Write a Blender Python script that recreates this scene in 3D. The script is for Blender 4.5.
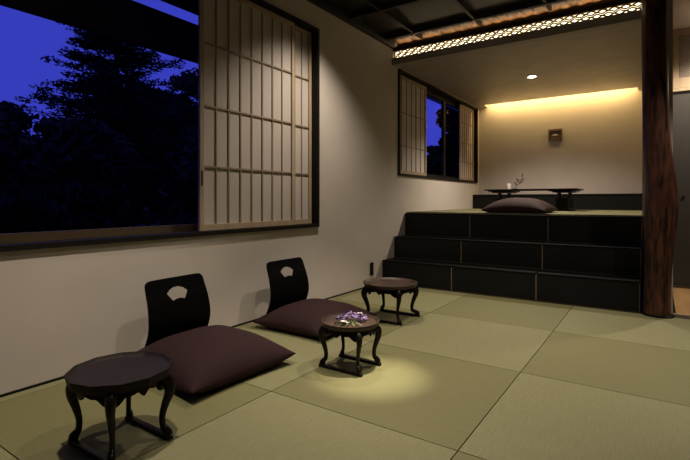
import bpy, bmesh, math, random
from mathutils import Vector, Matrix, noise

for o in list(bpy.data.objects):
    bpy.data.objects.remove(o)
S = bpy.context.scene
C = S.collection
PI = math.pi
random.seed(7)

# ------------------------------------------------------------------ camera
XW = -2.479                       # face of the left wall
cd = bpy.data.cameras.new('camera')
cam = bpy.data.objects.new('camera', cd)
C.objects.link(cam)
cam.location = (0, 0, .90)
cam.rotation_euler = (PI / 2, 0, math.radians(34.27))
cd.sensor_width = 36
cd.lens = 459 * 36 / 690
cd.shift_y = -30 / 690
cd.clip_end = 200
cd.clip_start = .02
S.camera = cam

# ------------------------------------------------------------------ world: blue dusk sky
w = bpy.data.worlds.new('dusk_sky')
S.world = w
w.use_nodes = True
wb = w.node_tree.nodes['Background']
wb.inputs[0].default_value = (.040, .050, .50, 1)
wb.inputs[1].default_value = .5

# ------------------------------------------------------------------ exposure and light
S.view_settings.view_transform = 'Standard'
S.view_settings.look = 'None'
S.view_settings.gamma = 1
S.view_settings.use_curve_mapping = False
S.view_settings.exposure = 1.0

WARM = (1.0, .86, .69)
def spot(name, loc, target, power, deg, blend, col=WARM, rad=.03):
    l = bpy.data.lights.new(name, 'SPOT')
    l.energy = power; l.color = col; l.spot_size = math.radians(deg); l.spot_blend = blend
    l.shadow_soft_size = rad
    o = bpy.data.objects.new(name, l); C.objects.link(o)
    o.location = loc
    o.rotation_euler = (Vector(target) - Vector(loc)).to_track_quat('-Z', 'Y').to_euler()
    return o
def area(name, loc, target, power, sx, sy, col=WARM):
    l = bpy.data.lights.new(name, 'AREA')
    l.energy = power; l.color = col; l.shape = 'RECTANGLE'; l.size = sx; l.size_y = sy
    o = bpy.data.objects.new(name, l); C.objects.link(o)
    o.location = loc
    o.rotation_euler = (Vector(target) - Vector(loc)).to_track_quat('-Z', 'Y').to_euler()
    return o
ZL = 2.63
spot('ceiling_downlight', (-1.90, 3.00, ZL), (-1.98, 3.00, 0), 64, 112, .85, rad=.06)
spot('ceiling_downlight', (-.75, 3.02, ZL), (-1.0, 3.0, 0), 56, 72, .4)
spot('ceiling_downlight', (-.75, 1.82, ZL), (-.95, 1.80, 0), 27, 90, .6)
spot('ceiling_downlight', (-1.06, 2.20, ZL), (-1.215, 2.02, 0), 300, 15.5, 1.0)
spot('ceiling_downlight', (-1.58, .92, ZL), (-1.68, .95, 0), 80, 80, .8)
spot('ceiling_downlight', (.5, 1.3, ZL), (.4, 1.6, 0), 13, 125, .8)
spot('ceiling_downlight', (.65, 3.3, ZL), (.30, 3.7, .2), 36, 84, .6)
spot('alcove_downlight', (-1.297, 6.05, 2.42), (-1.297, 6.05, 0), 88, 130, .7, rad=.035)
spot('corridor_downlight', (.65, 5.35, 2.60), (.6, 5.4, 0), 66, 130, .6, rad=.035)
area('lattice_strip_light', (-1.28, 4.675, 2.650), (-1.28, 4.64, 2.70), 0.62, 2.3, .012, (1, .72, .42))
area('cove_strip_light', (-1.29, 7.47, 2.53), (-1.29, 7.60, 2.35), 7, 2.05, .03, (1, .70, .28))

# ------------------------------------------------------------------ materials
def new_mat(name):
    m = bpy.data.materials.new(name); m.use_nodes = True
    nt = m.node_tree
    return m, nt, nt.nodes['Principled BSDF']
def mat(name, col, rough=.5, spec=.5, scale=None, var=0, bump=0, bscale=60, metallic=0, coat=0):
    m, nt, b = new_mat(name)
    b.inputs['Roughness'].default_value = rough
    b.inputs['Specular IOR Level'].default_value = spec
    b.inputs['Metallic'].default_value = metallic
    b.inputs['Coat Weight'].default_value = coat
    b.inputs['Coat Roughness'].default_value = .15
    tc = nt.nodes.new('ShaderNodeTexCoord')
    if var:
        n = nt.nodes.new('ShaderNodeTexNoise'); n.inputs['Scale'].default_value = scale or 4; n.inputs['Detail'].default_value = 5
        nt.links.new(tc.outputs['Object'], n.inputs['Vector'])
        r = nt.nodes.new('ShaderNodeValToRGB')
        r.color_ramp.elements[0].position = .3; r.color_ramp.elements[1].position = .7
        r.color_ramp.elements[0].color = tuple(c * (1 - var) for c in col) + (1,)
        r.color_ramp.elements[1].color = tuple(min(1, c * (1 + var)) for c in col) + (1,)
        nt.links.new(n.outputs['Fac'], r.inputs['Fac']); nt.links.new(r.outputs['Color'], b.inputs['Base Color'])
    else:
        b.inputs['Base Color'].default_value = tuple(col) + (1,)
    if bump:
        n2 = nt.nodes.new('ShaderNodeTexNoise'); n2.inputs['Scale'].default_value = bscale; n2.inputs['Detail'].default_value = 4
        nt.links.new(tc.outputs['Object'], n2.inputs['Vector'])
        bp = nt.nodes.new('ShaderNodeBump'); bp.inputs['Strength'].default_value = bump; bp.inputs['Distance'].default_value = .004
        nt.links.new(n2.outputs['Fac'], bp.inputs['Height']); nt.links.new(bp.outputs['Normal'], b.inputs['Normal'])
    return m
def wood(name, c1, c2, rough=.4, stretch=(1, 1, .08), scale=30, coat=0, bump=.15, spec=.5):
    m, nt, b = new_mat(name)
    tc = nt.nodes.new('ShaderNodeTexCoord'); mp = nt.nodes.new('ShaderNodeMapping')
    mp.inputs['Scale'].default_value = stretch
    n = nt.nodes.new('ShaderNodeTexNoise'); n.inputs['Scale'].default_value = scale; n.inputs['Detail'].default_value = 6
    n.inputs['Distortion'].default_value = .6
    r = nt.nodes.new('ShaderNodeValToRGB')
    r.color_ramp.elements[0].position = .35; r.color_ramp.elements[1].position = .65
    r.color_ramp.elements[0].color = c1 + (1,); r.color_ramp.elements[1].color = c2 + (1,)
    nt.links.new(tc.outputs['Object'], mp.inputs['Vector']); nt.links.new(mp.outputs['Vector'], n.inputs['Vector'])
    nt.links.new(n.outputs['Fac'], r.inputs['Fac']); nt.links.new(r.outputs['Color'], b.inputs['Base Color'])
    bp = nt.nodes.new('ShaderNodeBump'); bp.inputs['Strength'].default_value = bump; bp.inputs['Distance'].default_value = .003
    nt.links.new(n.outputs['Fac'], bp.inputs['Height']); nt.links.new(bp.outputs['Normal'], b.inputs['Normal'])
    b.inputs['Roughness'].default_value = rough; b.inputs['Coat Weight'].default_value = coat
    b.inputs['Coat Roughness'].default_value = .12; b.inputs['Specular IOR Level'].default_value = spec
    return m
def tatami(name, c1, c2, along):
    """woven rush: ribs run across the weaving direction"""
    m, nt, b = new_mat(name)
    tc = nt.nodes.new('ShaderNodeTexCoord')
    wv = nt.nodes.new('ShaderNodeTexWave'); wv.wave_type = 'BANDS'; wv.bands_direction = along
    wv.inputs['Scale'].default_value = 22; wv.inputs['Distortion'].default_value = .6; wv.inputs['Detail Scale'].default_value = 6
    nt.links.new(tc.outputs['Object'], wv.inputs['Vector'])
    n = nt.nodes.new('ShaderNodeTexNoise'); n.inputs['Scale'].default_value = 1; n.inputs['Detail'].default_value = 5
    mp = nt.nodes.new('ShaderNodeMapping')
    mp.inputs['Scale'].default_value = (160, 12, 1) if along == 'Y' else (12, 160, 1)
    nt.links.new(tc.outputs['Object'], mp.inputs['Vector']); nt.links.new(mp.outputs['Vector'], n.inputs['Vector'])
    r = nt.nodes.new('ShaderNodeValToRGB')
    r.color_ramp.elements[0].position = .3; r.color_ramp.elements[1].position = .7
    r.color_ramp.elements[0].color = c1 + (1,); r.color_ramp.elements[1].color = c2 + (1,)
    nt.links.new(n.outputs['Fac'], r.inputs['Fac']); nt.links.new(r.outputs['Color'], b.inputs['Base Color'])
    bp = nt.nodes.new('ShaderNodeBump'); bp.inputs['Strength'].default_value = .22; bp.inputs['Distance'].default_value = .002
    nt.links.new(wv.outputs['Fac'], bp.inputs['Height']); nt.links.new(bp.outputs['Normal'], b.inputs['Normal'])
    b.inputs['Roughness'].default_value = .62; b.inputs['Specular IOR Level'].default_value = .25
    return m
def emit(name, col, strength):
    m, nt, b = new_mat(name)
    b.inputs['Base Color'].default_value = (.8, .75, .6, 1)
    b.inputs['Emission Color'].default_value = col + (1,); b.inputs['Emission Strength'].default_value = strength
    return m
def glass(name):
    m = bpy.data.materials.new(name); m.use_nodes = True
    nt = m.node_tree; nt.nodes.clear()
    out = nt.nodes.new('ShaderNodeOutputMaterial'); mx = nt.nodes.new('ShaderNodeMixShader')
    tr = nt.nodes.new('ShaderNodeBsdfTransparent'); gl = nt.nodes.new('ShaderNodeBsdfGlossy'); fr = nt.nodes.new('ShaderNodeFresnel')
    gl.inputs['Roughness'].default_value = .02; fr.inputs['IOR'].default_value = 1.02
    tr.inputs['Color'].default_value = (.95, .97, 1, 1)
    nt.links.new(fr.outputs[0], mx.inputs[0]); nt.links.new(tr.outputs[0], mx.inputs[1]); nt.links.new(gl.outputs[0], mx.inputs[2])
    nt.links.new(mx.outputs[0], out.inputs[0])
    return m
def paper(name, col):
    m = bpy.data.materials.new(name); m.use_nodes = True
    nt = m.node_tree; nt.nodes.clear()
    out = nt.nodes.new('ShaderNodeOutputMaterial'); mx = nt.nodes.new('ShaderNodeMixShader')
    d = nt.nodes.new('ShaderNodeBsdfDiffuse'); t = nt.nodes.new('ShaderNodeBsdfTranslucent')
    d.inputs['Color'].default_value = col + (1,); t.inputs['Color'].default_value = col + (1,)
    mx.inputs[0].default_value = .25
    nt.links.new(d.outputs[0], mx.inputs[1]); nt.links.new(t.outputs[0], mx.inputs[2]); nt.links.new(mx.outputs[0], out.inputs[0])
    return m

M = dict(
    plaster=mat('wall_plaster', (.53, .48, .435), .9, .2, 2.5, .04, .06, 60),
    alc_plaster=mat('alcove_plaster', (.53, .47, .42), .85, .2, 2.5, .04, .06, 60),
    alc_ceiling=mat('alcove_ceiling_board', (.33, .29, .25), .38, .5, 5, .12, .2, 12),
    ceiling=wood('dark_ceiling_board', (.012, .009, .007), (.020, .014, .010), .4, (1, .1, 1), 18),
    ceil_glow=wood('glow_tinted_ceiling_board', (.10, .05, .022), (.42, .22, .09), .5, (1, .3, 1), 16, bump=1),  # same ceiling, coloured paler and oranger to carry the lattice glow
    batten=wood('dark_batten', (.010, .008, .006), (.018, .013, .010), .5, (.2, .2, 1), 20),
    beam=wood('grey_brown_beam', (.29, .26, .23), (.34, .30, .27), .5, (.1, 1, 1), 20),
    black=mat('black_lacquer_panel', (.006, .0064, .0064), .5, .2, 3, .15, .1, 30),
    tread=mat('black_matt_tread', (.005, .0055, .0055), .7, .06),
    joint=mat('brown_edging', (.17, .11, .055), .5),
    frame=mat('black_window_frame', (.006, .005, .005), .6, .2),
    sash=wood('dark_brown_sash', (.05, .032, .015), (.075, .05, .025), .5, (1, .1, 1), 20),
    shoji_wood=wood('pale_cedar', (.33, .25, .165), (.43, .33, .22), .5, (1, 1, .06), 25),
    lattice_wood=wood('shoji_lattice', (.22, .165, .11), (.30, .23, .155), .55, (1, 1, .06), 25),
    paper=paper('shoji_paper', (.62, .56, .52)),
    glass=glass('window_glass'),
    tat_pale_sheen=tatami('tatami_rush_pale_sheen', (.174, .167, .086), (.209, .201, .107), 'Y'),  # paler tone: view-dependent weave sheen put into the base colour
    tat_dark_sheen=tatami('tatami_rush_dark_sheen', (.138, .1325, .058), (.168, .160, .075), 'X'),  # darker tone of the same rush, for mats without that sheen
    post=wood('polished_log', (.010, .007, .006), (.115, .043, .025), .40, (1, 1, .17), 34, bump=1, spec=.25),
    floorwood=wood('corridor_boards', (.36, .21, .09), (.45, .28, .13), .4, (1, .08, 1), 14),
    door=mat('dark_grey_door', (.045, .042, .038), .6, .3, 3, .08),
    tray=wood('dark_lacquered_tray', (.013, .009, .009), (.018, .012, .011), .6, (1, .3, 1), 8, spec=.16),
    tray_brown=wood('reddish_brown_tray', (.020, .012, .008), (.060, .034, .023), .45, (1, .35, 1), 16, spec=.35),
    leg=mat('black_brown_lacquer', (.005, .0035, .0035), .34, .2),
    chair=mat('black_plywood', (.002, .002, .0025), .45, .06),
    cushion=mat('plum_brown_fabric', (.024, .0095, .0110), .85, .2, 3, .08, .3, 400),
    cushion_red=mat('wine_brown_fabric', (.036, .0125, .0125), .8, .25, 3, .08, .3, 400),
    white=mat('white_porcelain', (.75, .70, .60), .3, .5),
    plaque=mat('brown_plaque', (.15, .10, .06), .5, .4),
    plaque_in=mat('dark_plaque_centre', (.045, .028, .016), .5, .4),
    metal=mat('dark_metal', (.03, .03, .03), .4, .5, metallic=.6),
    chrome=mat('silver_ring', (.5, .48, .45), .3, .5, metallic=.8),
    lamp=emit('warm_lamp', (1, .86, .62), 22),
    grille_light=emit('warm_diffuser', (1, .82, .50), 2.1),
    lattice=mat('kumiko_wood', (.20, .12, .05), .55, .3),
    petal=mat('purple_petal', (.17, .11, .25), .6, .3, 60, .35),
    petal_w=mat('white_petal', (.45, .42, .42), .6, .3),
    leaf=mat('green_leaf', (.12, .15, .06), .6, .3),
    stem=mat('brown_twig', (.06, .035, .02), .7, .2),
    berry=mat('dark_red_leaf', (.07, .025, .015), .6, .3),
    foliage=mat('pine_foliage', (.020, .024, .018), .9, .1, 1.5, .4),
    foliage2=mat('hedge_foliage', (.040, .044, .026), .9, .1, 1.5, .5),
    foliage3=mat('darkened_foliage', (.006, .008, .006), .95, .05, 1.5, .4),  # foliage copy darkened in colour to hold down lamp light on one tree
    bark=mat('tree_bark', (.02, .017, .014), .9, .1, 6, .3),
    ground=mat('garden_soil', (.03, .035, .025), 1, .1, 1, .3),
    eave=wood('eave_wood', (.035, .022, .016), (.05, .032, .022), .6, (1, .1, 1), 8),
)

# ------------------------------------------------------------------ mesh helpers
class MB:
    def __init__(s): s.v = []; s.f = []
    def add(s, vs, fs):
        n = len(s.v); s.v += [tuple(v) for v in vs]; s.f += [tuple(i + n for i in f) for f in fs]; return s
    def box(s, x0, x1, y0, y1, z0, z1):
        v = [(x, y, z) for z in (z0, z1) for y in (y0, y1) for x in (x0, x1)]
        return s.add(v, [(0, 2, 3, 1), (4, 5, 7, 6), (0, 1, 5, 4), (1, 3, 7, 5), (3, 2, 6, 7), (2, 0, 4, 6)])
    def rings(s, rs, cap=True, closed=True):
        n = len(rs[0]); vs = [p for r in rs for p in r]; fs = []
        for i in range(len(rs) - 1):
            for j in range(n if closed else n - 1):
                k = (j + 1) % n
                fs.append((i * n + j, i * n + k, (i + 1) * n + k, (i + 1) * n + j))
        if cap:
            fs.append(tuple(reversed(range(n)))); fs.append(tuple((len(rs) - 1) * n + j for j in range(n)))
        return s.add(vs, fs)
    def tube(s, pts, rad, n=8, sq=None):
        """swept round (or squarish) section along points"""
        pts = [Vector(p) for p in pts]; rs = []
        up = Vector((0, 0, 1))
        for i, p in enumerate(pts):
            t = (pts[min(i + 1, len(pts) - 1)] - pts[max(i - 1, 0)]).normalized()
            a = t.cross(up)
            if a.length < 1e-3: a = t.cross(Vector((1, 0, 0)))
            if a.length < 1e-3: a = t.cross(Vector((0, 1, 0)))
            a.normalize(); b = a.cross(t).normalized()
            r = rad[i] if isinstance(rad, (list, tuple)) else rad
            rs.append([p + a * r * math.cos(2 * PI * k / n) + b * r * math.sin(2 * PI * k / n) for k in range(n)])
        return s.rings(rs)
    def lathe(s, prof, n=48, fr=None, cx=0, cy=0, cap=True):
        fr = fr or (lambda a, i: 1)
        return s.rings([[(cx + r * fr(2 * PI * k / n, i) * math.cos(2 * PI * k / n), cy + r * fr(2 * PI * k / n, i) * math.sin(2 * PI * k / n), z) for k in range(n)] for i, (r, z) in enumerate(prof)], cap)
    def build(s, name, m, parent=None, smooth=False, bevel=0, loc=None, ang=35):
        me = bpy.data.meshes.new(name)
        me.from_pydata(s.v, [], s.f); me.update()
        bm = bmesh.new(); bm.from_mesh(me); bmesh.ops.recalc_face_normals(bm, faces=bm.faces); bm.to_mesh(me); bm.free()
        me.materials.append(m)
        if smooth:
            me.polygons.foreach_set('use_smooth', [True] * len(me.polygons)); me.set_sharp_from_angle(angle=math.radians(ang))
        o = bpy.data.objects.new(name, me); C.objects.link(o)
        if parent: o.parent = parent
        if loc: o.location = loc
        if bevel:
            bv = o.modifiers.new('bevel', 'BEVEL'); bv.width = bevel; bv.segments = 2; bv.limit_method = 'ANGLE'
        return o
def B(*a): return MB().box(*a)
def tag(o, label, cat, group=None, kind=None):
    o['label'] = label; o['category'] = cat
    if group: o['group'] = group
    if kind: o['kind'] = kind
    return o
def thing(name, label, cat, loc=(0, 0, 0), rz=0, group=None):
    o = bpy.data.objects.new(name, None); C.objects.link(o)
    o.location = loc; o.rotation_euler = (0, 0, rz); o.empty_display_size = .1
    return tag(o, label, cat, group)
def struct(o, label=None, cat=None):
    o['kind'] = 'structure'
    if label: o['label'] = label
    if cat: o['category'] = cat
    return o
def spline(cp, n=24):
    """Catmull-Rom through tuples"""
    out = []; cp = [Vector(c) for c in cp]
    P_ = [2 * cp[0] - cp[1]] + cp + [2 * cp[-1] - cp[-2]]
    for i in range(1, len(P_) - 2):
        for k in range(n):
            t = k / n; a, b, c, d = P_[i - 1], P_[i], P_[i + 1], P_[i + 2]
            out.append(.5 * ((2 * b) + (c - a) * t + (2 * a - 5 * b + 4 * c - d) * t * t + (3 * b - a - 3 * c + d) * t ** 3))
    out.append(P_[-2]); return out

# ------------------------------------------------------------------ floor
TX, TY, TS = -.593, 1.589, .911
fl = MB(); mats = []
g = .0022
me_v = []
for i in range(-2, 4):
    for j in range(-4, 3):
        x0 = TX + i * TS; y0 = TY + j * TS
        x1 = x0 + TS; y1 = y0 + TS
        xa = max(x0, XW) if i > -3 else x0
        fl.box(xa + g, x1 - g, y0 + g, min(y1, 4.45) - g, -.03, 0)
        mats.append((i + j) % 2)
# narrow strip of rush beside the left wall
for j in range(-4, 3):
    y0 = TY + j * TS
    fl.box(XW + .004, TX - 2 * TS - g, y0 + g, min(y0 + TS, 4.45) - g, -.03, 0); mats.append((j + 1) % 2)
floor = fl.build('floor', M['tat_pale_sheen'])
floor.data.materials.append(M['tat_dark_sheen'])
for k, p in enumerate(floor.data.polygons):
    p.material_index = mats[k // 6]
struct(floor, 'square borderless green tatami mats laid in a checker of weave directions', 'floor')
struct(B(XW - .15, 3.2, -2.2, 7.8, -.08, -.031).build('floor_base', M['leg']))
struct(B(.12, 3.1, 4.47, 5.87, -.031, -.004).build('floor_corridor', M['floorwood']), 'orange brown wooden boards of the passage right of the log post', 'floor')
struct(B(.10, 3.1, 4.44, 4.47, -.031, .004).build('trim_1', M['shoji_wood']))

# ------------------------------------------------------------------ walls
ZC = 2.70
def wall_with_holes(y0, y1, z0, z1, holes, x0, x1):
    mb = MB(); y = y0
    for (a, b, c, d) in holes:
        mb.box(x0, x1, y, a, z0, z1); mb.box(x0, x1, a, b, z0, c); mb.box(x0, x1, a, b, d, z1); y = b
    mb.box(x0, x1, y, y1, z0, z1); return mb
W1 = (-.6, 3.19, .685, 2.385)
W2 = (4.75, 7.495, 1.205, 2.395)
struct(wall_with_holes(-2.0, 7.8, -.03, 2.8, [W1, W2], XW - .15, XW).build('wall_left', M['plaster']), 'long greige plaster wall with the two windows', 'wall')
struct(B(XW, -.02, 7.62, 7.74, .5, 2.8).build('wall_back', M['alc_plaster']), 'plaster back wall of the raised alcove, washed by hidden warm light', 'wall')
struct(B(-.02, .10, 4.50, 7.74, -.03, 2.8).build('wall_partition', M['plaster']))
struct(B(-.105, -.02, 4.50, 7.74, .765, 2.8).build('wall_alcove', M['plaster']))
struct(B(3.1, 3.2, -2.0, 6.0, -.03, 2.8).build('wall_right', M['plaster']))
struct(B(XW, 3.2, -2.1, -2.0, -.03, 2.8).build('wall_rear', M['plaster']))
struct(B(XW, XW + .006, -2.0, 4.35, 0, .012).build('baseboard_left', M['frame']))

# ------------------------------------------------------------------ ceilings
cw = MB()
nx = 420
rows_ = []
for (y, dz) in ((4.40, 0), (4.48, .3), (4.56, .6), (4.64, .3), (4.72, 0)):
    rows_.append([(XW + (2.579) * k / nx, y, ZC - .005 - .012 * dz * (1 + math.sin(k * .8) * .7) - .004 * math.sin(k * .31)) for k in range(nx + 1)])
vs_ = [p for r_ in rows_ for p in r_]; fs_ = []
for i in range(4):
    for k in range(nx): fs_.append((i * (nx + 1) + k, i * (nx + 1) + k + 1, (i + 1) * (nx + 1) + k + 1, (i + 1) * (nx + 1) + k))
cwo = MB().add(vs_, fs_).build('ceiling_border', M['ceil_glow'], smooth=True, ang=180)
struct(cwo, 'rough bark-like ceiling board along the lattice, orange brown painted in for its glow', 'ceiling')
struct(MB().box(XW, 3.1, -2.0, 4.74, ZC, ZC + .05).box(XW, .10, 4.72, 4.74, 2.63, ZC).build('ceiling', M['ceiling']), 'dark coffered wooden ceiling', 'ceiling')
bt = MB()
for k in range(-1, 9):
    x = -1.475 + k * .65
    bt.box(x - .014, x + .014, -2.0, 4.60, ZC - .045, ZC)
for k in range(0, 10):
    y = 4.405 - k * .70
    bt.box(XW, 3.1, y - .022, y + .022, ZC - .052, ZC)
bt.box(XW, XW + .03, -2.0, 4.60, 2.605, ZC)
struct(bt.build('ceiling_battens', M['batten']), 'thin dark battens crossing under the ceiling', 'ceiling')
struct(B(XW, -.105, 4.665, 7.44, 2.44, 2.47).build('ceiling_alcove', M['alc_ceiling']), 'smooth warm grey alcove ceiling with a glowing slot at its back', 'ceiling')
struct(MB().box(XW, -.105, 4.665, 7.62, 2.60, 2.64).box(XW, -2.33, 7.44, 7.62, 2.44, 2.60).box(-.225, -.105, 7.44, 7.62, 2.44, 2.60).box(-2.33, -.225, 7.425, 7.44, 2.47, 2.60).build('ceiling_cove', M['alc_plaster']))
struct(B(.10, 3.1, 4.62, 6.0, 2.66, 2.70).build('ceiling_corridor', M['plaster']))

# header over the alcove: dark top rail, lit lattice, grey beam
struct(B(XW, .10, 4.60, 4.64, 2.583, 2.628).build('trim_2', M['batten']))
struct(B(XW, -.06, 4.575, 4.665, 2.420, 2.497).build('trim_3', M['beam']), 'grey brown beam under the glowing lattice', 'beam')

def kumiko():
    t = thing('lattice_light_panel', 'long narrow glowing wooden lattice strip above the alcove opening', 'light panel', (0, 4.6, 2.54))
    x0, x1 = XW + .012, -.085
    B(x0, x1, .030, .036, -.042, .042).build('diffuser', M['grille_light'], t)
    f = MB().box(x0, x1, -.004, .022, .036, .042).box(x0, x1, -.004, .022, -.042, -.036).box(x0, x0 + .008, -.004, .022, -.042, .042).box(x1 - .008, x1, -.004, .022, -.042, .042)
    f.build('frame', M['lattice'], t)
    la = MB(); p = .088; n = int((x1 - x0) / p) + 2
    hw = .0062
    for k in range(-1, n):
        for sgn in (1, -1):
            for (za, zb) in ((-.036, 0), (0, .036)):
                # slats rise through one row over one pitch
                xa = x0 + k * p + (0 if za < 0 else p * .5); xb = xa + p
                a, b = (za, zb) if sgn > 0 else (zb, za)
                if xa < x0: 
                    tt = (x0 - xa) / p; a = a + (b - a) * tt; xa = x0
                if xb > x1:
                    tt = (x1 - xa) / (xb - xa); b = a + (b - a) * tt; xb = x1
                if xb - xa < .01: continue
                y0_, y1_ = (.0, .010) if sgn > 0 else (.006, .016)
                v = [(xa, y0_, a - hw), (xb, y0_, b - hw), (xb, y0_, b + hw), (xa, y0_, a + hw), (xa, y1_, a - hw), (xb, y1_, b - hw), (xb, y1_, b + hw), (xa, y1_, a + hw)]
                la.add(v, [(0, 1, 2, 3), (7, 6, 5, 4), (0, 4, 5, 1), (1, 5, 6, 2), (2, 6, 7, 3), (3, 7, 4, 0)])
    la.build('lattice', M['lattice'], t)
kumiko()

# ------------------------------------------------------------------ stepped black platform
STEPX = [XW + .002, -1.69, -.90, -.118]
st = thing('stepped_platform', 'wide black stepped cabinet rising in three steps to the alcove', 'steps')
rows = [(4.35, 4.62, 0, .248), (4.62, 4.89, 0, .487), (4.89, 7.60, 0, .745)]
for r, (ya, yb, za, zb) in enumerate(rows):
    row = B(STEPX[0], STEPX[3], ya + .0045, yb + .010, za, zb - .018).build('step', M['joint'], st)
    for c in range(3):
        xa, xb = STEPX[c] + .004, STEPX[c + 1] - .004
        B(xa, xb, ya + .003, ya + .012, (0.004 if r == 0 else rows[r - 1][3] + .002), zb - .019).build('front_panel', M['black'], row, bevel=.0015)
        B(xa, xb, ya, yb + (.002 if r < 2 else -2.66), zb - .017, zb).build('tread', M['tread'], row, bevel=.002)
pf = MB(); mt2 = []
for i in range(3):
    for j in range(3):
        xa = XW + .004 + i * .789; ya = 4.94 + j * .79
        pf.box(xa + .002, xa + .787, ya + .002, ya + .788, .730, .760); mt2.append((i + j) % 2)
o = pf.build('floor_alcove', M['tat_pale_sheen']); o.data.materials.append(M['tat_dark_sheen'])
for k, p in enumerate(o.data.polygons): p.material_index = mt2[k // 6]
struct(o, 'green tatami on the raised alcove', 'floor')
# low black ledge along the back wall
lg = thing('low_ledge', 'long black low ledge along the alcove back wall', 'ledge')
B(XW + .002, -.107, 7.312, 7.618, .762, .965).build('body', M['black'], lg)
B(XW + .002, -.107, 7.300, 7.618, .966, .988).build('top', M['black'], lg, bevel=.002)

# ------------------------------------------------------------------ log post
def log_post():
    t = thing('log_post', 'gnarled reddish brown polished log post at the right end of the steps', 'post', (0, 4.34, 0))
    rs = []; N = 40
    zs = [i * .045 for i in range(61)]
    for z in zs:
        ring = []
        cx = .012 * math.sin(z * 2.1 + .4) + (.022 * math.exp(-((z - .95) / .33) ** 2)) - .006
        R = .088 + .020 * math.exp(-((z - .85) / .35) ** 2) + .004 * math.exp(-(z / .12) ** 2)
        for k in range(N):
            a = 2 * PI * k / N
            w_ = noise.noise(Vector((math.cos(a) * 1.6, math.sin(a) * 1.6, z * .9))) * .010 + noise.noise(Vector((math.cos(a) * 5, math.sin(a) * 5, z * 1.1 + 9))) * .006
            rr = R + w_
            ring.append((cx + rr * math.cos(a), rr * math.sin(a), min(z, ZC - .001)))
        rs.append(ring)
    MB().rings(rs).build('trunk', M['post'], t, smooth=True, ang=60)
    MB().lathe([(.108, 0), (.108, .012), (.10, .016)], 24).build('base_plate', M['leg'], t)
log_post()

# ------------------------------------------------------------------ right side: door, transom
d = B(.125, 3.1, 5.86, 5.90, .015, 2.015).build('door_1', M['door']); struct(d, 'dark grey sliding door behind the log post', 'door')
hb = B(.200, .228, 5.852, 5.862, .915, .94).build('door_handle', M['frame'], d)
struct(MB().box(.10, .125, 5.84, 5.90, 0, 2.66).box(.125, 3.1, 5.835, 5.90, 2.02, 2.05).build('trim_4', M['shoji_wood']))
struct(B(.125, 3.1, 5.83, 5.90, 0, .015).build('trim_5', M['sash']))
def transom():
    t = thing('transom_screen', 'pale wood framed screen with fine horizontal slats above the grey door', 'screen', (.13, 5.85, 0))
    MB().box(0, 1.5, 0, .04, 2.60, 2.655).box(0, 1.5, 0, .04, 2.055, 2.16).box(0, .05, 0, .04, 2.16, 2.60).box(1.45, 1.5, 0, .04, 2.16, 2.60).build('frame', M['shoji_wood'], t)
    B(.05, 1.45, .030, .034, 2.16, 2.60).build('panel', M['paper'], t)
    s_ = MB(); z = 2.18
    while z < 2.595:
        s_.box(.05, 1.45, .016, .022, z, z + .005); z += .022
    for x in (.19, .40, .75, 1.1): s_.box(x, x + .006, .006, .014, 2.16, 2.60)
    s_.build('slats', M['lattice_wood'], t)
transom()
struct(B(.10, 3.1, 5.90, 5.96, 0, 2.8).build('wall_corridor', M['plaster']))

# ------------------------------------------------------------------ windows
def window(n, y0, y1, z0, z1, ext):
    """outer edges of the frame on the room side"""
    f = MB(); t_ = .028; xo = XW + .020; xi = XW - .14
    f.box(xi, xo, y0, y1, z1 - t_, z1); f.box(xi, xo, y0, y1, z0, z0 + t_)
    f.box(xi, xo, y0, y0 + t_, z0 + t_, z1 - t_); f.box(xi, xo, y1 - t_, y1, z0 + t_, z1 - t_)
    r = struct(f.build('window_%d' % n, M['frame']), ('large' if n == 1 else 'small') + ' window with black frame in the left wall', 'window')
    a, b, c, d_ = y0 + t_, y1 - t_, z0 + t_, z1 - t_
    xs = XW - .125
    s_ = MB(); rw = .04
    cuts = ext
    for k in range(len(cuts) - 1):
        ya, yb = cuts[k], cuts[k + 1]
        s_.box(xs - .02, xs + .015, ya, yb, c, c + .045); s_.box(xs - .02, xs + .015, ya, yb, d_ - .05, d_)
        s_.box(xs - .02, xs + .015, ya, ya + rw, c + .045, d_ - .05); s_.box(xs - .02, xs + .015, yb - rw, yb, c + .045, d_ - .05)
    s_.build('window_sash', M['sash'] if n == 1 else M['frame'], r)
    for k in range(len(cuts) - 1):
        B(xs - .004, xs, cuts[k] + rw, cuts[k + 1] - rw, c + .045, d_ - .05).build('pane', M['glass'], r)
window(1, -.65, 3.212, .664, 2.405, [-.61, .40, 2.10, 3.18])
window(2, 4.724, 7.520, 1.182, 2.416, [4.76, 6.40, 7.485])

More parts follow.
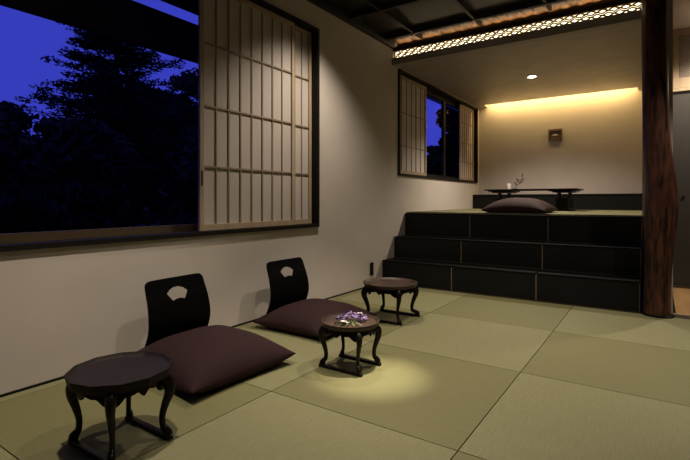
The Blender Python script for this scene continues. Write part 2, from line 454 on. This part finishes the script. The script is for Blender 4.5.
def shoji(label, y0, y1, z0, z1, x, nv, rails, pull=None, group='sliding paper screens'):
    h = (z1 - z0)
    t = thing('shoji_screen', label, 'paper screen', (x, y0, z0), 0, group)
    W = y1 - y0; sw = .032
    fr = MB().box(-.010, .010, 0, sw, 0, h).box(-.010, .010, W - sw, W, 0, h).box(-.010, .010, sw, W - sw, 0, .042).box(-.010, .010, sw, W - sw, h - .035, h)
    fr.build('frame', M['shoji_wood'], t, bevel=.001)
    B(-.009, -.006, sw, W - sw, .042, h - .035).build('paper', M['paper'], t)
    la = MB(); bw = .0055 if nv > 3 else .0045
    for k in range(1, nv + 1):
        yy = sw + (W - 2 * sw) * k / (nv + 1)
        la.box(-.005, .001, yy - bw, yy + bw, .042, h - .035)
    la.build('vertical_bars', M['lattice_wood'], t)
    ra = MB()
    for z in rails: ra.box(-.004, .003, sw, W - sw, z - z0 - .0055, z - z0 + .0055)
    ra.build('cross_rails', M['lattice_wood'], t)
    if pull:
        B(.0102, .0125, pull, pull + .010, .30, .40).build('finger_pull', M['frame'], t)
RA = [1.125, 1.535, 1.955]
shoji('wide pale paper screen slid half across the large window', 1.968, 2.925, .694, 2.374, XW - .030, 7, RA, .010)
shoji('narrow edge of a second paper screen behind the wide one', 2.30, 3.182, .694, 2.374, XW - .056, 8, RA)
shoji('left paper screen in the small alcove window', 4.755, 5.61, 1.212, 2.386, XW - .051, 5, [1.55, 1.95])
shoji('right paper screen in the small alcove window', 6.86, 7.490, 1.212, 2.386, XW - .051, 5, [1.50, 1.80, 2.12])

# ------------------------------------------------------------------ zaisu floor chairs
def curve_x(s):
    """profile of the bent board: s = height along the back (0..0.46) -> x, z"""
    pts = [(0.000, .006), (-.045, .012), (-.060, .045), (-.045, .10), (-.016, .17), (-.008, .23), (-.022, .32), (-.050, .40), (-.068, .457)]
    return pts
PROF = spline(curve_x(0), 12)
LEN = [0]
for i in range(1, len(PROF)): LEN.append(LEN[-1] + (PROF[i] - PROF[i - 1]).length)
def on_prof(s):
    s = max(0, min(LEN[-1], s))
    for i in range(1, len(LEN)):
        if s <= LEN[i]:
            t = (s - LEN[i - 1]) / (LEN[i] - LEN[i - 1]); p = PROF[i - 1].lerp(PROF[i], t); return p.x, p.y
    return PROF[-1].x, PROF[-1].y
TOT = LEN[-1]
def halfw(s):
    u = s / TOT
    return .212 - .004 * u - .012 * max(0, (u - .55) / .45) ** 1.2
def make_chair(label, loc, rz):
    t = thing('legless_chair', label, 'floor chair', loc, rz, 'legless floor chairs')
    # outline of the back (y, s), rounded top corners
    N = 96; cs = TOT * .795; outer = []; hole = []
    def outpt(a):
        # ray from the hole centre to the outline
        dy, ds = math.cos(a), math.sin(a); lo, hi = 0, .7
        def inside(y, s):
            if s < 0 or s > TOT: return False
            if abs(y) > halfw(s): return False
            r = .035; hw_ = halfw(TOT - r)
            if s > TOT - r and abs(y) > hw_ - r:
                return math.hypot(abs(y) - (hw_ - r), s - (TOT - r)) < r
            # slight bow of the top edge
            return True
        for _ in range(30):
            m_ = (lo + hi) / 2
            if inside(dy * m_, cs + ds * m_): lo = m_
            else: hi = m_
        return (dy * lo, cs + ds * lo)
    # fan-shaped opening: lobed top, narrower concave base
    hp = [(-.035, -.026), (-.040, -.022), (-.062, .012), (-.063, .020), (-.052, .026), (-.046, .034), (-.028, .041), (-.016, .046), (0, .045), (.016, .046), (.028, .041), (.046, .034), (.052, .026), (.063, .020), (.062, .012), (.040, -.022), (.035, -.026), (.018, -.019), (0, -.017), (-.018, -.019)]
    hp = [(a * 1.14, b * 1.08) for a, b in hp]
    def holept(a):
        dy, ds = math.cos(a), math.sin(a); best = None
        for i in range(len(hp)):
            (x1, y1), (x2, y2) = hp[i], hp[(i + 1) % len(hp)]
            ex, ey = x2 - x1, y2 - y1; det = dy * (-ey) - ds * (-ex)
            if abs(det) < 1e-12: continue
            r_ = (x1 * (-ey) - y1 * (-ex)) / det; q = (dy * y1 - ds * x1) / det
            if r_ > 0 and -1e-6 <= q <= 1 + 1e-6: best = r_ if best is None else min(best, r_)
        best = best or .03
        return (dy * best, cs + ds * best)
    angs = [2 * PI * k / N for k in range(N)]
    for (yy, ss) in [(halfw(0), 0), (-halfw(0), 0)]:
        a = math.atan2(ss - cs, yy) % (2 * PI)
        k = min(range(N), key=lambda i: abs(angs[i] - a)); angs[k] = a
    O_ = [outpt(a) for a in angs]; H_ = [holept(a) for a in angs]
    K = 16; mb = MB(); vs = []; fs = []; th_ = .009
    for side in (0, 1):
        for r in range(K + 1):
            q = (r / K)
            for j in range(N):
                y = H_[j][0] + (O_[j][0] - H_[j][0]) * q; s_ = H_[j][1] + (O_[j][1] - H_[j][1]) * q
                x, z = on_prof(s_); x2, z2 = on_prof(s_ + .004); x1, z1 = on_prof(s_ - .004)
                tx, tz = x2 - x1, z2 - z1; l = math.hypot(tx, tz) or 1
                nx, nz = -tz / l, tx / l
                curve = .10 * (y * y) * min(1, s_ / .15)        # slightly dished, edges forward
                off = th_ if side else 0
                vs.append((x + nx * off + curve, y, max(.001, z + nz * off)))
    L = (K + 1) * N
    for side in (0, 1):
        for r in range(K):
            for j in range(N):
                k = (j + 1) % N; q = [side * L + r * N + j, side * L + r * N + k, side * L + (r + 1) * N + k, side * L + (r + 1) * N + j]
                fs.append(tuple(q if side else reversed(q)))
    for r in (0, K):
        for j in range(N):
            k = (j + 1) % N; fs.append((r * N + j, r * N + k, L + r * N + k, L + r * N + j))
    mb.add(vs, fs).build('backrest', M['chair'], t, smooth=True, ang=50)
    se = []; n2 = 10
    for i in range(9):
        u = i / 8; x = .0 + .40 * u; hw_ = .212 + .006 * math.sin(u * PI)
        r = .03 if i == 8 else 0
        se.append([(x, -hw_ + r, .001), (x, hw_ - r, .001), (x, hw_ - r, .011), (x, -hw_ + r, .011)])
    MB().rings(se).build('seat', M['chair'], t, bevel=.002)
    return t
make_chair('black bentwood legless chair with fan-shaped opening, nearer the camera', (-2.235, 1.638, 0), math.radians(3))
make_chair('black bentwood legless chair farther along the wall, toward the steps', (-2.235, 2.578, 0), math.radians(0))

# ------------------------------------------------------------------ cushions
def cushion(label, cx, cy, sx, sy, top, rz=0, m='cushion', z0=.013, tip=.045, group='floor cushions', tuft=False, seed=0):
    N = 44; vs = []; fs = []
    def pos(u, v, side):
        ex = 1 - .055 * (1 - v * v) ; ey = 1 - .055 * (1 - u * u)
        x = u * sx / 2 * ex; y = v * sy / 2 * ey
        e = max(0, (1 - abs(u) ** 2.6)) * max(0, (1 - abs(v) ** 2.6))
        edge = max(abs(u), abs(v)); cnr = min(abs(u), abs(v))
        zm = z0 + .028 + (tip - .03) * (cnr ** 4)
        if side:
            z = zm + (top - z0 - .028) * e ** .55
            z += noise.noise(Vector((u * 3 + seed, v * 3, 1.3))) * .006 * e
            # pull folds near the corners
            z += .0035 * math.sin(14 * (abs(u) - abs(v))) * (cnr ** 3) * e ** .3
        else:
            z = max(z0, zm - .06 * e ** .5)
        return (x, y, z)
    g_ = [-math.cos(PI * i / N) * .6 + (-1 + 2 * i / N) * .4 for i in range(N + 1)]
    for side in (1, 0):
        for i in range(N + 1):
            for j in range(N + 1): vs.append(pos(g_[i], g_[j], side))
    W = N + 1; L = W * W
    for i in range(N):
        for j in range(N):
            a = i * W + j; q = (a, a + W, a + W + 1, a + 1); fs.append(q); fs.append(tuple(L + k for k in reversed(q)))
    mb = MB().add(vs, fs)
    o = mb.build('floor_cushion', M[m], None, smooth=True, ang=80, loc=(cx, cy, 0))
    bm = bmesh.new(); bm.from_mesh(o.data); bmesh.ops.remove_doubles(bm, verts=bm.verts, dist=.0004); bmesh.ops.recalc_face_normals(bm, faces=bm.faces); bm.to_mesh(o.data); bm.free()
    o.rotation_euler = (0, 0, rz)
    return tag(o, label, 'cushion', group)
cushion('plump plum brown square cushion on the nearer legless chair', -1.985, 1.625, .65, .66, .195, math.radians(-3), tip=.045)
cushion('plum brown square cushion on the farther legless chair', -2.035, 2.620, .62, .66, .165, math.radians(0), tip=.035, seed=5)
o = cushion('wine red floor cushion before the low table in the alcove', -1.27, 5.34, .66, .74, .178, 0, 'cushion_red', tip=.03, seed=9)
o.location.z = .748

# ------------------------------------------------------------------ tray tables
def tray_table(label, cx, cy, r, h, a, b, brown, rz=0, facets=12, lob=.012, dp=0):
    t = thing('tray_table', label, 'tray table', (cx, cy, 0), rz, 'small round tray tables on the tatami')
    tm = M['tray_brown'] if brown else M['tray']
    n = 144
    def fr(ang, i):
        st = 2 * PI / facets
        return (math.cos(st / 2) / math.cos((ang % st) - st / 2)) * (1 + lob) if lob > .01 else 1 - lob * (1 - abs(2 * ((ang / st) % 1) - 1))
    # board with softly raised lobed rim
    MB().lathe([(.02, h - .016), (r * .86, h - .017 - dp), (r * .955, h - .012 - dp), (r, h + .006), (r * 1.0, h + .012), (r * .98, h + .0125), (r * .965, h + .009), (r * .93, h + .0), (r * .90, h - .003), (.02, h - .003)], n, fr).build('tabletop', tm, t, smooth=True, ang=30)
    # scalloped apron
    ro = r * .80; vs = []; fs = []; N = 160
    la = math.atan2(b, a); legs = [la, PI - la, PI + la, 2 * PI - la]
    def drop(ang):
        best = min(abs((ang - l + PI) % (2 * PI) - PI) for l in legs)
        idx = sorted(legs); 
        nxt = [(ang - l) % (2 * PI) for l in legs]; prv = min(nxt); n2 = min((l - ang) % (2 * PI) for l in legs)
        u = prv / (prv + n2 + 1e-9)
        d_ = .022 + .014 * math.exp(-((u - .5) / .07) ** 2) + .007 * abs(math.sin(u * PI * 5)) + .036 * (math.exp(-(u / .17) ** 2) + math.exp(-((1 - u) / .17) ** 2))
        return d_ * (h / .26)
    rs = [[], [], [], []]
    for k in range(N):
        ang = 2 * PI * k / N; c, s_ = math.cos(ang), math.sin(ang); dz = drop(ang)
        rs[0].append((ro * c, ro * s_, h - .016)); rs[1].append(((ro + .006) * c, (ro + .006) * s_, h - .016 - dz))
        rs[2].append(((ro - .004) * c, (ro - .004) * s_, h - .016 - dz)); rs[3].append(((ro - .010) * c, (ro - .010) * s_, h - .016))
    mb = MB(); vs = [p for q in rs for p in q]
    for i in range(4):
        for k in range(N):
            k2 = (k + 1) % N; i2 = (i + 1) % 4; fs.append((i * N + k, i * N + k2, i2 * N + k2, i2 * N + k))
    mb.add(vs, fs).build('apron', M['leg'], t, smooth=True, ang=40)
    # cabriole legs
    D = math.hypot(a, b); sc = r / .19
    for l in legs:
        c, s_ = math.cos(l), math.sin(l)
        prof = [(.72 * r, h - .018, .016), (.88 * r, h - .034, .021), (.97 * r, h * .78, .019), (.97 * r, h * .66, .0155), (.89 * r, h * .50, .0125), (.83 * r, h * .34, .0102), (.84 * r, h * .20, .0103), (.93 * D, .040, .0125), (.985 * D, .026, .015), (1.0 * D, .014, .014)]
        pp = spline([(p[0], p[1], p[2]) for p in prof], 5)
        rr = []
        for i, p in enumerate(pp):
            q = pp[min(i + 1, len(pp) - 1)] - pp[max(i - 1, 0)]; tr, tz = q.x, q.y; ln = math.hypot(tr, tz) or 1; nr, nz = tz / ln, -tr / ln
            w_ = p.z * (sc ** .7) * 1.22; ring = []
            for k in range(10):
                an = 2 * PI * k / 10; u = math.cos(an); v = math.sin(an) * .80
                R_ = p.x + nr * w_ * u; Z_ = p.y + nz * w_ * u; T_ = w_ * v
                ring.append((R_ * c - T_ * s_, R_ * s_ + T_ * c, max(Z_, .004)))
            rr.append(ring)
        MB().rings(rr).build('leg', M['leg'], t, smooth=True, ang=70)
        # little scroll on the outside of the foot
    for sy in (-1, 1):
        MB().box(-a - .018, a + .018, sy * b - .011, sy * b + .011, 0, .017).build('foot_bar', M['leg'], t, bevel=.004)
    return t
tray_table('dark faceted tray table nearest the camera, in the left foreground', -1.655, .945, .179, .265, .130, .110, False, lob=.022, dp=.010)
tray_table('small reddish brown tray table in the bright pool, holding purple flowers', -1.378, 2.072, .158, .240, .118, .095, True, lob=.006)
tray_table('brown round tray table farthest back, beside the black steps', -1.690, 3.095, .208, .262, .158, .150, True, facets=16, lob=.004)

# ------------------------------------------------------------------ flowers on the middle tray
def flower_sprig():
    t = thing('flower_sprig', 'spray of small purple and white blossoms lying on the middle tray table', 'flowers', (-1.375, 2.075, .238))
    t.scale = (1.3, 1.3, 1.3)
    random.seed(3)
    pu = MB(); wh = MB(); lf = MB()
    def petalset(mb, c, r, n=5):
        ax = Vector((random.uniform(-.6, .6), random.uniform(-.6, .6), 1)).normalized(); q = ax.to_track_quat('Z', 'Y')
        for k in range(n):
            a = 2 * PI * k / n + random.random() * .3
            pts = [(0, 0, 0), (.5 * r, .35 * r, .12 * r), (r, 0, .30 * r), (.5 * r, -.35 * r, .12 * r), (.5 * r, 0, -.05 * r)]
            vs = []
            for p in pts:
                x = p[0] * math.cos(a) - p[1] * math.sin(a); y = p[0] * math.sin(a) + p[1] * math.cos(a)
                vs.append(c + q @ Vector((x, y, p[2])))
            mb.add(vs, [(0, 1, 2), (0, 2, 3), (0, 4, 1), (1, 4, 2), (2, 4, 3), (3, 4, 0)])
    for i in range(46):
        u = random.uniform(-1, 1); v = random.gauss(0, .45)
        c = Vector((.055 * u * .55 - v * .030, .055 * u + v * .020, .012 + .030 * (1 - u * u) * random.random()))
        petalset(pu, c, random.uniform(.009, .015))
    for (x, y, z) in [(.030, .060, .012), (.036, .064, .018), (-.006, -.050, .010), (.010, -.045, .008), (.0, -.055, .014), (.02, .04, .03)]:
        petalset(wh, Vector((x, y, z)), .014)
    pu.build('purple_blossom', M['petal'], t); wh.build('white_blossom', M['petal_w'], t)
    st_ = MB()
    for k in range(5):
        a = -1.9 + k * .35; e = (.085 * math.cos(a), .085 * math.sin(a) , .006)
        st_.tube([(0, 0, .010), (e[0] * .5, e[1] * .5, .010), e], .0015, 5)
        for q in range(3):
            c = Vector((e[0] * (.5 + .2 * q), e[1] * (.5 + .2 * q), .008)); n_ = Vector((-e[1], e[0], 0)).normalized() * .008; d_ = Vector((e[0], e[1], 0)).normalized() * .014
            lf.add([c, c + n_ * .6 + d_ * .5 + Vector((0, 0, .004)), c + d_, c - n_ * .6 + d_ * .5, c + d_ * .5 - Vector((0, 0, .001))], [(0, 1, 2), (0, 2, 3), (0, 4, 1), (1, 4, 2), (2, 4, 3), (3, 4, 0)])
    st_.build('stem', M['leaf'], t); lf.build('leaves', M['leaf'], t)
flower_sprig()

# ------------------------------------------------------------------ alcove table and what stands on it
def low_table():
    t = thing('low_table', 'long low dark table standing on the raised alcove tatami', 'table', (-1.385, 6.55, .76))
    t.scale = (.96, 1, 1)
    B(-.60, .60, -.30, .30, .268, .284).build('tabletop', M['leg'], t, bevel=.003)
    for s_ in (-1, 1):
        x = s_ * .40
        f = MB()
        # bracket: long cloud-shaped bearer, two stub posts, panel, foot
        f.box(x - .16, x + .16, -.25, .25, .252, .2675)
        f.box(x - .115, x + .115, -.23, .23, .236, .252)
        lg_ = f.build('support', M['leg'], t, bevel=.003)
        for q in (-1, 1):
            MB().tube([(x + q * .070, 0, .236), (x + q * .060, 0, .20), (x + q * .055, 0, .165)], [.028, .018, .024], 12).build('stub_post', M['leg'], lg_, smooth=True)
        B(x - .075, x + .075, -.22, .22, .030, .165).build('panel', M['leg'], lg_, bevel=.006)
        B(x - .095, x + .095, -.26, .26, 0, .030).build('foot', M['leg'], lg_, bevel=.004)
low_table()
cp = MB().lathe([(.022, 0), (.030, .003), (.034, .03), (.036, .085), (.033, .085), (.030, .03), (.020, .008)], 28).build('cup', M['white'], None, smooth=True, loc=(-1.715, 6.55, 1.0445))
tag(cp, 'small white cup on the left part of the alcove table', 'cup')
def twig():
    t = thing('twig_arrangement', 'leaning twig with dark red leaves in a tiny dish on the alcove table', 'flower arrangement', (-1.63, 6.55, 1.0445))
    MB().lathe([(.020, 0), (.034, .004), (.040, .012), (.036, .012), (.018, .005)], 24).build('dish', M['leg'], t, smooth=True)
    tb = MB(); lf = MB(); wf = MB(); random.seed(11)
    main = spline([(0, 0, .005), (.03, 0, .05), (.065, 0, .10), (.10, .01, .19)], 6)
    tb.tube(main, [.0035 - .002 * i / len(main) for i in range(len(main))], 6)
    for k, (i, dx, dz) in enumerate([(6, -.03, .05), (9, .05, .03), (11, -.03, .06), (14, .045, .02), (16, .03, .05), (13, -.04, .03)]):
        p = main[i]; e = p + Vector((dx, random.uniform(-.03, .03), dz)); tb.tube([p, p.lerp(e, .5) + Vector((0, 0, .005)), e], .0016, 5)
        for q in range(4):
            c = p.lerp(e, .4 + .2 * q) + Vector((random.uniform(-.01, .01), random.uniform(-.01, .01), random.uniform(-.01, .01)))
            a = random.random() * 6; r = random.uniform(.012, .019)
            d_ = Vector((math.cos(a), .4 * math.sin(a * 2), math.sin(a))) * r; n_ = Vector((-math.sin(a), .3, math.cos(a))) * r * .55
            (wf if (k > 2 and q == 3) else lf).add([c - d_, c + n_, c + d_, c - n_, c + Vector((0, .003, 0))], [(0, 1, 4), (1, 2, 4), (2, 3, 4), (3, 0, 4), (0, 3, 2, 1)])
    tb.build('twig', M['stem'], t); lf.build('leaves', M['berry'], t); wf.build('white_blossom', M['petal_w'], t)
twig()

# ------------------------------------------------------------------ small wall things
def plaque():
    t = thing('wall_plaque', 'small square brown plaque on the alcove back wall', 'plaque', (-1.295, 7.62, 1.895))
    B(-.098, .098, -.020, -.001, -.092, .092).build('board', M['plaque'], t, bevel=.004)
    MB().box(-.075, .075, -.024, -.020, .045, .060).box(-.075, .075, -.024, -.020, .018, .026).box(-.075, -.062, -.024, -.020, -.068, .06).box(.062, .075, -.024, -.020, -.068, .06).build('relief', M['plaque_in'], t)
    v = []
    for k in range(13):
        a = PI * k / 12; v.append((.042 * math.cos(a), .022 * math.sin(a) - .012))
    n = len(v)
    MB().rings([[(x, -.026, z) for x, z in v], [(x, -.0205, z) for x, z in v]]).build('pale_motif', M['white'], t)
plaque()
ot = thing('wall_outlet', 'narrow black socket plate low on the left wall', 'socket', (XW, 4.13, .18))
B(.0005, .008, -.032, .032, -.065, .065).build('plate', M['frame'], ot, bevel=.002)
B(.008, .0095, -.014, .014, -.040, .040).build('socket', M['metal'], ot)
dl = thing('recessed_downlight', 'small round lit downlight in the alcove ceiling', 'ceiling light', (-1.297, 6.05, 2.44))
MB().lathe([(.058, -.0005), (.058, -.004), (.044, -.004), (.044, -.0005)], 32, cap=False).build('trim_ring', M['chrome'], dl, smooth=True)
MB().lathe([(.002, -.003), (.044, -.003), (.044, -.0005), (.002, -.0005)], 32).build('lens', M['lamp'], dl)

# ------------------------------------------------------------------ outdoors
struct(B(-60, XW - .16, -40, 90, -.6, -.5).build('ground', M['ground']))
struct(B(-3.46, -3.34, -6, 4.6, 2.14, 2.437).build('eave_beam', M['eave']), 'dark eave beam outside the large window', 'beam')
ev = MB(); ev.rings([[(-2.64, y, 2.80), (-3.75, y, 2.72), (-3.75, y, 2.80), (-2.64, y, 3.0)] for y in (-6, 4.6)])
ev.rings([[(-2.64, y, 2.80), (-3.30, y, 2.72), (-3.30, y, 2.80), (-2.64, y, 3.0)] for y in (4.6, 16)])
struct(ev.build('eave_roof', M['eave']))
struct(MB().tube([(-3.36, 4.7, 2.72), (-3.36, 16, 2.72)], .03, 10).build('eave_gutter', M['metal'], smooth=True))

def leafcloud(mb, c, rad, n, size, flat=1.0):
    for _ in range(n):
        while True:
            d_ = Vector((random.uniform(-1, 1), random.uniform(-1, 1), random.uniform(-1, 1)))
            if .25 < d_.length < 1: break
        p = c + Vector((d_.x * rad[0], d_.y * rad[1], d_.z * rad[2]))
        a = Vector((random.gauss(0, 1), random.gauss(0, 1), random.gauss(0, 1) * flat)).normalized() * size * random.uniform(.6, 1.3)
        b = Vector((random.gauss(0, 1), random.gauss(0, 1), random.gauss(0, 1) * flat)).normalized() * size * random.uniform(.4, .9)
        n_ = len(mb.v); mb.v += [tuple(p - a), tuple(p + b), tuple(p + a), tuple(p - b)]; mb.f.append((n_, n_ + 1, n_ + 2, n_ + 3))
def fast(mb, name, m, parent):
    me = bpy.data.meshes.new(name); me.from_pydata(mb.v, [], mb.f); me.materials.append(m)
    o = bpy.data.objects.new(name, me); C.objects.link(o); o.parent = parent; return o
def conifer(label, x, y, top, R, zb, seed, group='garden trees'):
    random.seed(seed)
    t = thing('pine_tree', label, 'tree', (x, y, -.5), 0, group)
    H = top + .5; tr = MB(); fo = MB()
    tr.tube([(0, 0, 0), (.05, .03, H * .4), (-.04, 0, H * .75), (0, 0, H * .97)], [.16, .12, .07, .02], 9)
    z = zb
    while z < H - .15:
        q = (z - zb) / (H - zb); L = R * (1 - .72 * q ** 1.6)
        for k in range(10):
            a = random.uniform(0, 2 * PI); l = L * random.uniform(.55, 1.12); e = Vector((math.cos(a) * l, math.sin(a) * l, z + random.uniform(.02, .30)))
            s0 = Vector((0, 0, z)); mid = s0.lerp(e, .5) + Vector((0, 0, random.uniform(-.08, .03)))
            tr.tube([s0, mid, e], [.03, .02, .006], 5)
            for m_ in range(7):
                u = .25 + .8 * m_ / 6; c = (s0 * (1 - u) + e * u) + Vector((random.uniform(-.14, .14), random.uniform(-.14, .14), random.uniform(-.02, .10)))
                leafcloud(fo, c, (.26 * (1.15 - u * .4), .26 * (1.15 - u * .4), .055), 46, .045, .35)
        z += .27 + random.uniform(-.05, .06)
    fast(tr, 'trunk', M['bark'], t); fast(fo, 'foliage', M['foliage'], t)
def bush(label, x, y, top, R, seed, dens=1.3, size=.085, cat='tree', name='broadleaf_tree', group='garden trees', m='foliage2'):
    random.seed(seed)
    t = thing(name, label, cat, (x, y, -.5), 0, group)
    H = top + .5; tr = MB(); fo = MB()
    tr.tube([(0, 0, 0), (.05, .05, H * .3), (0, 0, H * .7)], [.12, .09, .03], 7)
    for _ in range(int(60 * dens)):
        a = random.uniform(0, 2 * PI); q = random.random() ** .6; zz = H * random.uniform(.12, .93); rr = R * q * math.sqrt(max(0.05, 1 - ((zz / H - .4) / .62) ** 2))
        c = Vector((math.cos(a) * rr, math.sin(a) * rr, zz)); leafcloud(fo, c, (.42, .42, .20), 170, size)
    fast(tr, 'trunk', M['bark'], t); fast(fo, 'foliage', M[m], t)
conifer('tall layered pine against the blue dusk sky', -10.0, 5.62, 5.15, 1.95, 1.7, 5)
bush('low rounded tree at the left edge of the garden view', -12.8, 3.95, 3.4, 1.35, 2)
bush('dense dark tree rising right of the pine beside the screen', -11.5, 9.2, 5.0, 1.4, 6, 2.2)
bush('broad dark tree behind the pine', -16, 10.2, 5.4, 2.3, 7, 2.4, .13)
bush('dark garden bush in the lower left corner of the window', -6.3, 1.75, 1.95, .85, 3, name='garden_bush', cat='bush', group='garden bushes')
bush('dark garden bush in front of the pine trunk', -7.4, 3.60, 2.15, .50, 4, name='garden_bush', cat='bush', group='garden bushes')
bush('dark garden bush half hidden by the paper screen', -6.2, 5.30, 2.2, .72, 8, name='garden_bush', cat='bush', group='garden bushes')
bush('distant rounded tree low in the small window', -13.0, 31.5, 4.9, 2.6, 9, 3.0, .16)
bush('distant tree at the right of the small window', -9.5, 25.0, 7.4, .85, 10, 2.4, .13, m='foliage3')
# dark hill added behind the garden to block the low sky
hv = []; hf = []; nH = 160
for k in range(nH + 1):
    y = -35 + 150 * k / nH
    z = 3.1 + .9 * noise.noise(Vector((y * .12, 1, 0))) + .35 * noise.noise(Vector((y * .6, 5, 0)))
    hv += [(-22, y, -.5), (-29, y, z), (-45, y, z * .9)]
for k in range(nH):
    for q in (0, 1): hf.append((3 * k + q, 3 * k + 3 + q, 3 * k + 4 + q, 3 * k + 1 + q))
struct(MB().add(hv, hf).build('sky_blocking_hill', M['foliage2'], smooth=True, ang=180), 'dark hill added beyond the garden to block the low sky', 'hill')
